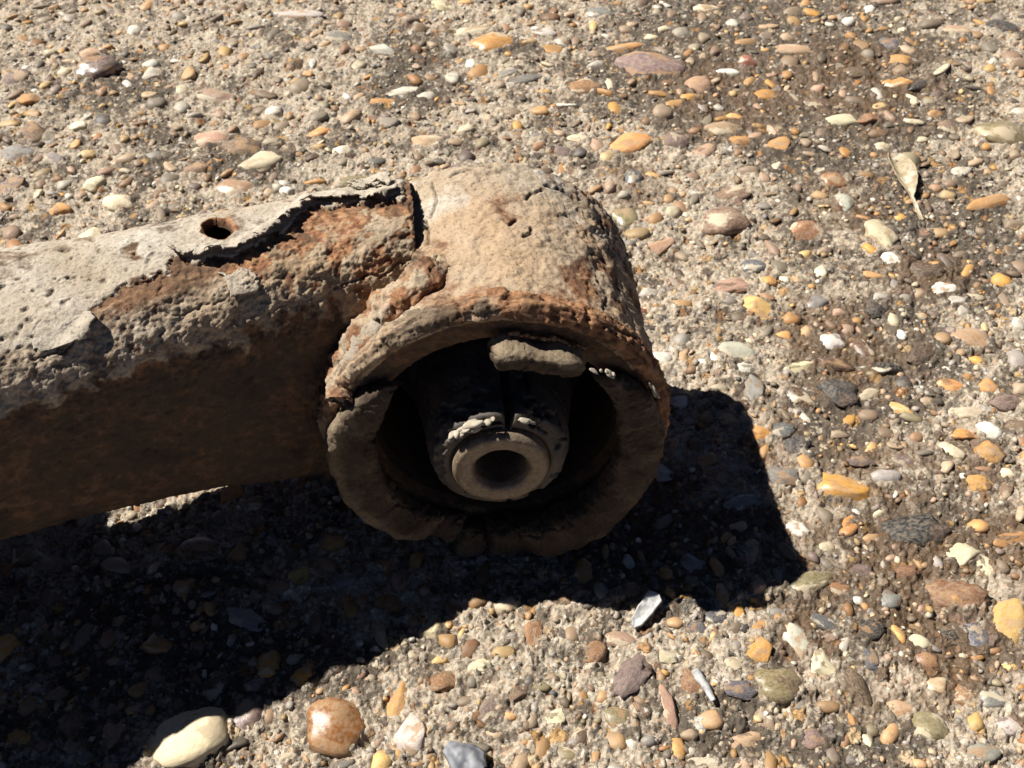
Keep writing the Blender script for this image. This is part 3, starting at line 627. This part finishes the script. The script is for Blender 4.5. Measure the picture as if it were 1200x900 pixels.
# ---- steel sleeve
S, Rr, T, X = lathe([(-46, 5.2), (-46, 9.0), (8.1, 9.15), (8.9, 8.7), (9.1, 8.2), (9.0, 6.0), (8.6, 5.4), (7.6, 4.95), (-45.5, 4.95)], 160, .3)
P = X.reshape(-1, 3)
V = P + (AX * (.10 * fbm(P, 2.2, 3, 97))[:, None]) * (S.ravel() > 7)[:, None]
sleeve = part('inner_sleeve', V, grid_faces(*S.shape, True), M_SLEEVE, None, rubber, True, HC)
# object axes of the sleeve mesh stay world aligned; its wave texture runs about z
# ---- pale mud scraps on the rubber
def chunks(name, pts, seed, mat, parent=None):
    r = np.random.default_rng(seed); Vs, Fs, n = [], [], 0
    for (s0, r0, deg, sz) in pts:
        V = stone_verts(ICO2, int(r.integers(900)), 'angular' if r.random() < .5 else 'rough'); f = np.array([r.uniform(.6, 1.7), r.uniform(.5, 1.2), r.uniform(.25, .6)]) * sz * r.uniform(.6, 1.3)
        q = r.normal(size=(3, 3)) * .5 + np.eye(3); q, _ = np.linalg.qr(q)
        V = V @ q
        t = R(deg); c = hub(np.array([s0]), np.array([r0]), np.array([t]))[0]
        er = ER * math.cos(t) + EU * math.sin(t); et = -ER * math.sin(t) + EU * math.cos(t)
        V = V * f; Vs.append(c + V[:, :1] * et + V[:, 1:2] * AX + V[:, 2:] * er); Fs.append(ICO2[1] + n); n += len(V)
    return part(name, np.concatenate(Vs), np.concatenate(Fs), mat, None, parent, False)
a = np.random.default_rng(12)
chunks('mud_scrap', [(7.3 + a.uniform(-.3, .4), 11.9 + a.uniform(-.6, .6), dg + a.uniform(-2, 2), a.uniform(.5, 1.3)) for dg in np.concatenate([np.linspace(97, 112, 7), np.linspace(114, 137, 16)])], 1, M_MUD, rubber)
chunks('mud_scrap', [(7.2 + a.uniform(-.3, .3), 12.2 + a.uniform(-.3, .3), dg, a.uniform(.5, .8)) for dg in (61, 65, 68, 71, 73)], 2, M_MUD, rubber)
chunks('mud_scrap', [(6.2, 27.6, 53, .8), (6.0, 28.2, 50.5, .6), (5.6, 28.4, 48, .7), (5.5, 28.3, 46, .8), (5.3, 28.6, 44.5, .6)], 3, M_MUD)
chunks('mud_scrap', [(3.5, 31.5, 28, .7), (3.6, 31.8, 26, .8), (3.2, 31.8, 22, .8), (3.6, 31.4, 24.2, .6)], 4, M_MUD)
chunks('rust_crumbs', [(1.2 + a.uniform(-.5, .5), 27.2 + a.uniform(-.1, .3), dg, a.uniform(.35, .7)) for dg in np.linspace(56, 85, 15)], 5, mat_clay('orange_rust_crumbs', (.30, .15, .07), (.50, .31, .17)))

# ---- the arm itself: a swept pressed-steel tube
KX = [-16, -70, -135]
KN = dict(y=[152.0, 125.85, 100.5], z=[31.6, 44.4, 49.0], a=[20.3, 21.2, 30.0], b=[31.5, 24.6, 20.6], t=[-.17, .05, .0], e=[2.94, 3.07, 2.58])
def quad(v, t): return v[0] * (1 - t) * (1 - 2 * t) + 4 * v[1] * t * (1 - t) + v[2] * t * (2 * t - 1)
def arm_grid(n, m, t0=0., t1=1., a0=0., a1=2 * np.pi, wrap=True):
    t = np.linspace(t0, t1, n)[:, None]
    an = np.linspace(a0, a1, m, endpoint=not wrap)[None]
    c, s = np.cos(an), np.sin(an); g = {q: quad(v, t) for q, v in KN.items()}; ex = g['e']; k = (np.abs(c) ** ex + np.abs(s) ** ex) ** (-1 / ex)
    u = g['a'] * c * k; w_ = g['b'] * s * k
    yy = g['y'] + u * np.cos(g['t']) - w_ * np.sin(g['t']); zz = g['z'] + u * np.sin(g['t']) + w_ * np.cos(g['t'])
    xx = KX[0] + (KX[2] - KX[0]) * t + 0 * yy
    return np.stack([xx, yy, zz], -1)
n, m = 470, 620
X = arm_grid(n, m, 0., 1.0)
N = grid_normals(X, True)
cen = X.mean(1, keepdims=True)
if np.mean(np.sum(N * (X - cen), 2)) < 0: N = -N
P = X.reshape(-1, 3); Nf = N.reshape(-1, 3)
uva = pix(P + Nf * .4); vis = np.sum(Nf * (CC - P), 1) > -20
jit = np.stack([fbm(P, 2.6, 4, 101, .6), fbm(P, 2.6, 4, 102, .6)], -1)
q = uva + 7 * jit
SHEET = [(-60, 240), (250, 205), (470, 200), (474, 230), (455, 236), (425, 236), (400, 239), (365, 243), (345, 258), (318, 279), (270, 300), (236, 303), (200, 300), (196, 316), (160, 332), (128, 342), (118, 352), (95, 372), (60, 395), (-60, 420)]
sA = np.where(vis, sdist(q, SHEET), -99)
stepA = ss(-1.0, 1.2, sA)
RUSTZ = [(262, 306), (330, 283), (368, 248), (470, 236), (490, 250), (494, 305), (440, 345), (400, 352), (350, 345), (300, 322)]
sB = np.where(vis, sdist(uva + 14 * jit, RUSTZ), -99)
rustB = ss(-14, 10, sB) * (1 - .75 * ss(.02, .3, fbm(P, 7, 4, 121, .6)))
edgek = ss(185, 260, uva[:, 0]); sB01 = ss(-14, 10, sB)
CHIP = [(262, 324), (284, 314), (306, 330), (302, 342), (272, 347)]
stepC = ss(-.8, 1.0, np.where(vis, sdist(uva + 3 * jit, CHIP), -99))
seam = ss(4.2, 2.0, seg_d(uva + 3 * jit, [(482, 238), (487, 262), (492, 303)], False)) * vis
ridgeband = np.clip(Nf @ np.array([-.35, -.55, .75]), -1, 1)
topness = np.clip(Nf[:, 2], -1, 1)
# crumbly mud along the shoulder
shoulder = ss(.05, .35, topness) * ss(.995, .85, topness) * (Nf[:, 1] < .3)
leftw = ss(340, 60, uva[:, 0])
r1 = fbm(P, 16, 2, 103); r2 = fbm(P, 4.2, 4, 104, .6); r3 = fbm(P, 1.3, 3, 105, .6); r4 = fbm(P, .55, 2, 106)
terr = fbm(P, 6.5, 5, 107, .6) * 3.2; terr = (np.floor(terr) + ss(.0, .16, terr - np.floor(terr))) * .36
under = np.clip(-topness, 0, 1)
dA = .45 * r1 + stepA * (.22 + .50 * edgek) + stepC * .45 + .05 * r3
mudw = shoulder * (1 - stepA * .85)
dA = dA + .28 * mudw * (.30 * np.maximum(r2, -.35) + .34 * r3 + .34 * r4 - .35 * ss(.1, .5, -r3)) + (1 - shoulder) * (.06 * r2 + .06 * r3 + .05 * r4 - .25 * ss(.38, .6, fbm(P, 2.0, 2, 151)) + .22 * ss(.12, .2, fbm(P, 11, 4, 152, .6))) * (1 - .5 * stepA)
dA = dA + mudw * np.clip(terr, -.6, .9) * .5 + rustB * (.25 * r2 + .12 * r3)
dA = dA - .4 * seam
for path_, w_, d_ in (([(128, 345), (150, 330), (168, 331), (196, 316), (203, 298)], 1.8, .5), ([(100, 372), (86, 398), (70, 412), (40, 422)], 2.2, .6), ([(60, 330), (90, 322), (120, 326)], 1.2, .25), ([(205, 372), (240, 356), (262, 352)], 2., .5), ([(420, 232), (425, 250), (440, 262)], 1.5, .35), ([(330, 300), (352, 292), (380, 296)], 1.5, .3), ([(395, 340), (420, 325), (452, 322), (478, 306)], 2.4, .7)):
    dA = dA - d_ * ss(w_, w_ * .3, seg_d(uva + 5 * jit, path_, False)) * vis
pits = ss(.42, .62, fbm(P, 2.4, 2, 108)) * stepA * leftw; dA = dA - .45 * pits
# drain hole through the top sheet
hc = np.array([255.5, 270.5]); e = (uva - hc) @ np.array([[math.cos(.06), -math.sin(.06)], [math.sin(.06), math.cos(.06)]])
hr = np.hypot(e[:, 0] / 18.5, e[:, 1] / 12.0) * (1 + .10 * fbm(P, 1.8, 2, 109)) + (~vis) * 9
hole = ss(1.04, .93, hr); dA = dA - hole * 1.3 + .25 * ss(1.5, 1.05, hr) * (hr > 1)
# the sheet end butts on the housing: fade into it
V = P + Nf * dA[:, None]
F = grid_faces(n, m, True)
rel = P - HC; rho = np.linalg.norm(rel - (rel @ AX)[:, None] * AX, axis=1)
F = F[~((rho < 29.5)[F].all(1) & ((rel @ AX) > -45)[F].all(1)) & ~(hr < .90)[F].all(1) & ~(P[:, 0] + .25 * fbm(P, 3, 3, 141) > -18.4 - .13 * (P[:, 1] - 148))[F].any(1)]
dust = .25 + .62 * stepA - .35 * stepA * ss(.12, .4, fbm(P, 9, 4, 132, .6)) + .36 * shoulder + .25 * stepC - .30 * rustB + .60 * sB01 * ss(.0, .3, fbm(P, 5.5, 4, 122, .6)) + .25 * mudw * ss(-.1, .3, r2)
dust = np.where(topness < -.02, .0 + .1 * r1, dust); dust = dust * ss(-.30, .25, topness + .12) - .06 - .75 * ss(.46, .20, topness + .2 * fbm(P, 5, 3, 125)) * ss(.1, -.45, Nf[:, 1])  # tan fades out near the sun's edge, painting the front's shade into the colour
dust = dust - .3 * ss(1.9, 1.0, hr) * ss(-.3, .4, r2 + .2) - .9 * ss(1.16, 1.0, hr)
grey = np.clip(.62 * stepA * (.75 + .8 * r1) + .06 + .4 * stepC + .2 * leftw * shoulder - .5 * rustB, 0, 1)
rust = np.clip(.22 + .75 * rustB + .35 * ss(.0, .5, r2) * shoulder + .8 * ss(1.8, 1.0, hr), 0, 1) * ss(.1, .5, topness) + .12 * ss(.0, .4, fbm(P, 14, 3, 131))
dark = np.clip(hole * 1.0 + seam * .6 + pits * .4, 0, 1)
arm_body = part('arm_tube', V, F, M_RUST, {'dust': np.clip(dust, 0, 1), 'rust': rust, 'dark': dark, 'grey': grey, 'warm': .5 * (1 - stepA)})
# its far end, off to the left, comes down to a foot on the ground
k = 26
t = np.linspace(0, 1, k)[:, None, None]; endX = X[-1][None, ::10] - X[-1].mean(0)
path = np.array([-135, 100.5, 49.]) + np.stack([-95 * t[..., 0], -46 * t[..., 0], 4 * t[..., 0] - 26 * t[..., 0] ** 2], -1)
EX = endX * (1 - .12 * t) + path; Fe = grid_faces(k, EX.shape[1], True); Ve = EX.reshape(-1, 3)
Ve += Nf[:1] * 0
zeros = np.zeros(len(Ve))
part('arm_tube', Ve, Fe, M_RUST, {'dust': zeros + .4, 'rust': zeros + .4, 'dark': zeros, 'grey': zeros + .3})

import bmesh
bm = bmesh.new(); bmesh.ops.create_cube(bm, size=1)  # unseen plate added to block sun from the ground under the arm
for v in bm.verts: v.co = Vector((v.co.x * 9 - 146, v.co.y * 62 + 129, v.co.z * 72.5 + 35.5)) - Vector(OFF)
for v in bm.verts: v.co *= MM
bmesh.ops.bevel(bm, geom=list(bm.edges), offset=1.5 * MM, segments=2, affect='EDGES')
me = bpy.data.meshes.new('added_shade_bracket'); bm.to_mesh(me); bm.free()
for nm, vv in (('dust', .4), ('rust', .4), ('dark', 0.), ('grey', .2)):
    at_ = me.attributes.new(nm, 'FLOAT', 'POINT'); at_.data.foreach_set('value', np.full(len(me.vertices), vv, np.float32))
link('added_shade_bracket', me, M_RUST, arm)

# ---- loose paint flakes with lifted edges, shaped on the arm's skin
def flake(poly, lift, thick, seed, edge=None, tt=(0., 1.), aa=(0.05, 2.2), n=420, m=520, base=1.25, jitter=5., dust=.95, grey=.6, rust=.1, src=None):
    Xf = arm_grid(n, m, *tt, *aa, wrap=False) if src is None else src(n, m)
    Nn = grid_normals(Xf, False)
    c = Xf.mean((0, 1)) * 0 + (np.array([0, 0, 40]) if src is None else HC - AX * 20)
    ctr = np.stack([Xf[..., 0], Xf[..., 1] * 0 + 120, Xf[..., 2] * 0 + 40], -1) if src is None else np.broadcast_to(c, Xf.shape)
    if np.mean(np.sum(Nn * (Xf - ctr), 2)) < 0: Nn = -Nn
    p = Xf.reshape(-1, 3); nn = Nn.reshape(-1, 3); uv = pix(p)
    j = np.stack([fbm(p, 2.2, 4, seed, .6), fbm(p, 2.2, 4, seed + 1, .6)], -1)
    ins = sdist(uv + jitter * j, poly).reshape(n, m) > 0
    lab = np.where(ins, np.arange(n * m).reshape(n, m) + 1, 0)       # keep the largest single piece
    for _ in range(400):
        l2 = lab.copy()
        l2[1:] = np.maximum(l2[1:], lab[:-1]); l2[:-1] = np.maximum(l2[:-1], lab[1:]); l2[:, 1:] = np.maximum(l2[:, 1:], lab[:, :-1]); l2[:, :-1] = np.maximum(l2[:, :-1], lab[:, 1:])
        l2 = np.where(ins, l2, 0)
        if (l2 == lab).all(): break
        lab = l2
    if ins.any():
        ids, cn = np.unique(lab[lab > 0], return_counts=True); ins = lab == ids[cn.argmax()]
    de = seg_d(uv, edge, False) if edge is not None else np.full(len(p), 99.)
    h = base + lift * ss(24, 0, de) ** 1.5 * (1 + .5 * fbm(p, 4, 2, seed + 2)) + .45 * fbm(p, 16, 2, 103) * (src is None) + .05 * fbm(p, 1.3, 2, seed + 3)
    top = p + nn * h[:, None]; bot = top - nn * thick
    Fq = grid_faces(n, m); keep = ins.ravel()[Fq].all(1); Fq = Fq[keep]
    used = np.unique(Fq); mp = np.full(n * m, -1); mp[used] = np.arange(len(used)); Fq = mp[Fq]; k = len(used)
    ed = np.concatenate([Fq[:, [0, 1]], Fq[:, [1, 2]], Fq[:, [2, 3]], Fq[:, [3, 0]]])
    key = np.sort(ed, 1); key = key[:, 0] * k + key[:, 1]; _, inv, cnt = np.unique(key, return_inverse=True, return_counts=True)
    be = ed[cnt[inv.ravel()] == 1]
    side = np.stack([be[:, 1], be[:, 0], be[:, 0] + k, be[:, 1] + k], -1)
    V = np.concatenate([top[used], bot[used]]); FF = np.concatenate([Fq, Fq[:, ::-1] + k, side])
    o1 = np.ones(2 * k)
    return part('paint_flake', V, FF, M_RUST, {'dust': o1 * dust, 'grey': o1 * grey, 'rust': o1 * rust, 'dark': 0 * o1})
flake([(196, 296), (240, 295), (300, 276), (330, 250), (358, 235), (366, 243), (345, 260), (318, 281), (272, 302), (236, 305), (205, 304)], 2.0, .25, 201,
      [(205, 303), (270, 301), (318, 280), (345, 259), (364, 243)], tt=(.1, .75), base=.55)
flake([(356, 232), (400, 224), (440, 220), (470, 224), (462, 233), (440, 240), (400, 241), (362, 246)], 1.5, .28, 205, [(362, 245), (400, 240), (440, 239), (463, 232)], tt=(.0, .5), base=.55)
flake([(40, 372), (92, 358), (114, 374), (98, 396), (76, 414), (36, 412)], 1.0, .4, 209, [(114, 374), (98, 396), (76, 414)], tt=(.4, 1.), base=.22)
flake([(262, 322), (284, 312), (308, 330), (303, 343), (270, 348)], .5, .3, 213, [(306, 329), (303, 343), (272, 348)], tt=(.2, .8), base=.35, jitter=6., dust=.8, grey=.3)
flake([(400, 222), (430, 213), (462, 216), (458, 224), (420, 226)], 1.4, .35, 217, [(400, 222), (430, 213), (462, 216)], tt=(.0, .5), aa=(.05, 2.4))
# ---- ragged weld bead where the arm meets the housing
BEAD = []
def cyl_hit(u, v, r):                                  # where a sight line meets the housing (or its nearest point to it)
    d = at(u, v, 0) - CC; d /= np.linalg.norm(d); o = CC - HC
    dp = d - (d @ AX) * AX; op = o - (o @ AX) * AX
    a, b, c = dp @ dp, 2 * dp @ op, op @ op - r * r; q = b * b - 4 * a * c
    t = (-b - math.sqrt(max(q, 0))) / (2 * a); return CC + d * t
def bead(path, rad, seed):
    # path: picture positions with their height above the ground
    c = np.array([cyl_hit(u, v, 32.9) for u, v, z in path]); tt = np.linspace(0, len(c) - 1, 150)
    c = np.stack([np.interp(tt, range(len(c)), c[:, i]) for i in range(3)], -1)
    for _ in range(12): c[1:-1] = (c[:-2] + 2 * c[1:-1] + c[2:]) / 4
    r = np.interp(tt, range(len(rad)), rad)
    tg = np.gradient(c, axis=0); tg /= np.linalg.norm(tg, axis=1)[:, None]
    s1 = np.cross(tg, [0, 0, 1.]); s1 /= np.linalg.norm(s1, axis=1)[:, None]; s2 = np.cross(s1, tg)
    a = np.linspace(0, 2 * np.pi, 64, endpoint=False)
    X = c[:, None] + r[:, None, None] * (np.cos(a)[None, :, None] * s1[:, None] * 1.25 + np.sin(a)[None, :, None] * s2[:, None] * .8)
    N = (X - c[:, None]); N /= np.linalg.norm(N, axis=2)[..., None]
    BEAD.append((c, r, s1, s2))
    p = X.reshape(-1, 3); tr = fbm(p, 5, 3, seed) * 2; tr = np.floor(tr) + ss(0, .2, tr - np.floor(tr))
    d = .55 * tr + .6 * fbm(p, 3, 4, seed + 1, .6) + .15 * fbm(p, .8, 2, seed + 2)
    V = p + N.reshape(-1, 3) * d[:, None]
    z = np.ones(len(p))
    return part('weld_bead', V, grid_faces(150, 64, True), M_RUST, {'dust': np.clip(.40 + .7 * fbm(p, 5, 3, seed + 3), 0, 1), 'rust': z * .75, 'dark': 0 * z, 'grey': z * .1, 'warm': z * .5})
bead([(392, 470, 36), (402, 425, 42), (425, 388, 47), (455, 360, 51), (482, 340, 54), (505, 318, 57), (512, 300, 58.5)], [1.4, 2.2, 2.5, 2.6, 2.8, 2.4, 1.0], 221)
def bead_skin(n, m):
    c, r, s1, s2 = BEAD[0]; i = np.linspace(0, len(c) - 1, n)
    f = lambda A: np.stack([np.interp(i, range(len(c)), A[:, k]) for k in range(3)], -1)
    c2, a, b = f(c), f(s1), f(s2); r2 = np.interp(i, range(len(c)), r) + .5; an = np.linspace(0, 2 * np.pi, m)
    return c2[:, None] + r2[:, None, None] * (np.cos(an)[None, :, None] * a[:, None] * 1.3 + np.sin(an)[None, :, None] * b[:, None] * .85)
for k, (poly, edge) in enumerate([
    ([(432, 368), (470, 332), (500, 306), (522, 312), (516, 330), (480, 352), (452, 374)], [(452, 374), (480, 352), (516, 330), (524, 314)]),
    ([(398, 428), (415, 396), (438, 374), (452, 380), (436, 402), (414, 432)], [(414, 432), (436, 402), (452, 380)]),
    ([(455, 352), (478, 338), (490, 346), (470, 362)], [(470, 362), (490, 346)])]):
    flake(poly, .9, .3, 231 + 5 * k, edge, n=260, m=300, base=.5 + .15 * k, jitter=4., src=bead_skin, dust=.9, grey=.35, rust=.3)

# ------------------------------------------------------------------ small things lying on the concrete
def sheet(name, u0, v0, u1, v1, width, curl, rise, twist, mat, taper, seed, thick=.25, n=40, m=22, wav=.3):
    a = at(u0, v0, 0)[:2]; b = at(u1, v1, 0)[:2]; L = np.linalg.norm(b - a); d = (b - a) / L; sd = np.array([-d[1], d[0]])
    t = np.linspace(0, 1, n)[:, None]; q = np.linspace(-1, 1, m)[None]
    wv = width * taper(t); gz = float(ground_h(np.array([(a + b) / 2]))[0])
    z = gz + .9 + rise(t) + curl * wv * q ** 2 + twist * q * wv * (t - .3)
    xy_ = a + d * (t * L)[..., None] + sd * (wv * q * (1 - .15 * abs(curl)))[..., None] + 0 * z[..., None]
    V = np.concatenate([xy_, z[..., None]], -1).reshape(-1, 3); V[:, 2] += wav * fbm(V, 3, 3, seed); V[:, 0] += .2 * fbm(V, 2, 2, seed + 1)
    F = grid_faces(n, m); ct = np.array([*(a + b) / 2, gz])
    me = mesh(name, V - ct, F); me.materials.append(mat)
    o = bpy.data.objects.new(name, me); C.objects.link(o); o.location = tuple(ct * MM)
    md = o.modifiers.new('thickness', 'SOLIDIFY'); md.thickness = thick * MM; md.offset = 0
    return o
def mat_husk():
    t = NT('dry_husk'); n = t.noise(3, 4); n2 = t.noise(.8, 4)
    t.bump([(n2, .15)], .6)
    return t.out(t.mix(t.ramp(n2, [(.55, 0.), (.7, .7)]), t.ramp(n, [(.3, (.20, .145, .075)), (.5, (.32, .26, .17)), (.68, (.48, .45, .37))]), (.11, .085, .055)), .55, .35)
M_HUSK = mat_husk()
o = sheet('seed_husk', 1046, 184, 1080, 258, 3.9, .75, lambda t: .35 * np.sin(t * 3.1) - .35, .2, M_HUSK, lambda t: np.sin(np.clip(t * 1.35 + .12, 0, 1) * np.pi) ** .8 * .9 + .14, 301)
tag(o, 'dry curled tan and white seed husk lying on the concrete at the upper right', 'seed husk')
M_SHELL = mat_clay('pale_shell', (.22, .22, .22), (.48, .48, .47), .7)
o = sheet('shell_chip', 741, 738, 769, 704, 1.7, .25, lambda t: 1.8 * t, .1, M_SHELL, lambda t: (.75 + .35 * t) * np.clip((1.02 - t) * 9, .2, 1) * np.clip(t * 5 + .25, 0, 1), 311, .5)
tag(o, 'pale blue white shell chip tilted up at the edge of the bush shadow', 'shell chip')
def mat_mussel():
    t = NT('grey_mussel_shell'); n = t.noise(2.5, 4); w_ = t.n('ShaderNodeTexWave', wave_type='RINGS'); w_.inputs['Scale'].default_value = 260; w_.inputs['Distortion'].default_value = 3
    t.set(w_.inputs['Vector'], t.tc); t.bump([(w_.outputs['Fac'], .12), (t.noise(.6, 3), .05)], .7)
    return t.out(t.mix(w_.outputs['Fac'], t.ramp(n, [(.3, (.06, .065, .08)), (.7, (.17, .175, .19))]), (.24, .245, .26)), .55, .35)
o = sheet('mussel_shell', 524, 880, 566, 908, 3.4, -.55, lambda t: 2.3 + .6 * np.sin(t * 3), .1, mat_mussel(), lambda t: np.clip(.35 + 1.3 * t, 0, 1) * np.clip((1.05 - t) * 4, .3, 1), 321, .5)
tag(o, 'ribbed blue grey mussel shell fragment cut by the lower edge of the photograph', 'shell fragment')
o = sheet('shell_sliver', 814, 789, 835, 826, .95, -.8, lambda t: .9 + 0 * t, 0, M_SHELL, lambda t: np.clip(1.1 - .6 * t, 0, 1), 331, .4, m=12)
tag(o, 'narrow white shell sliver set in the concrete below the bush shadow', 'shell sliver')
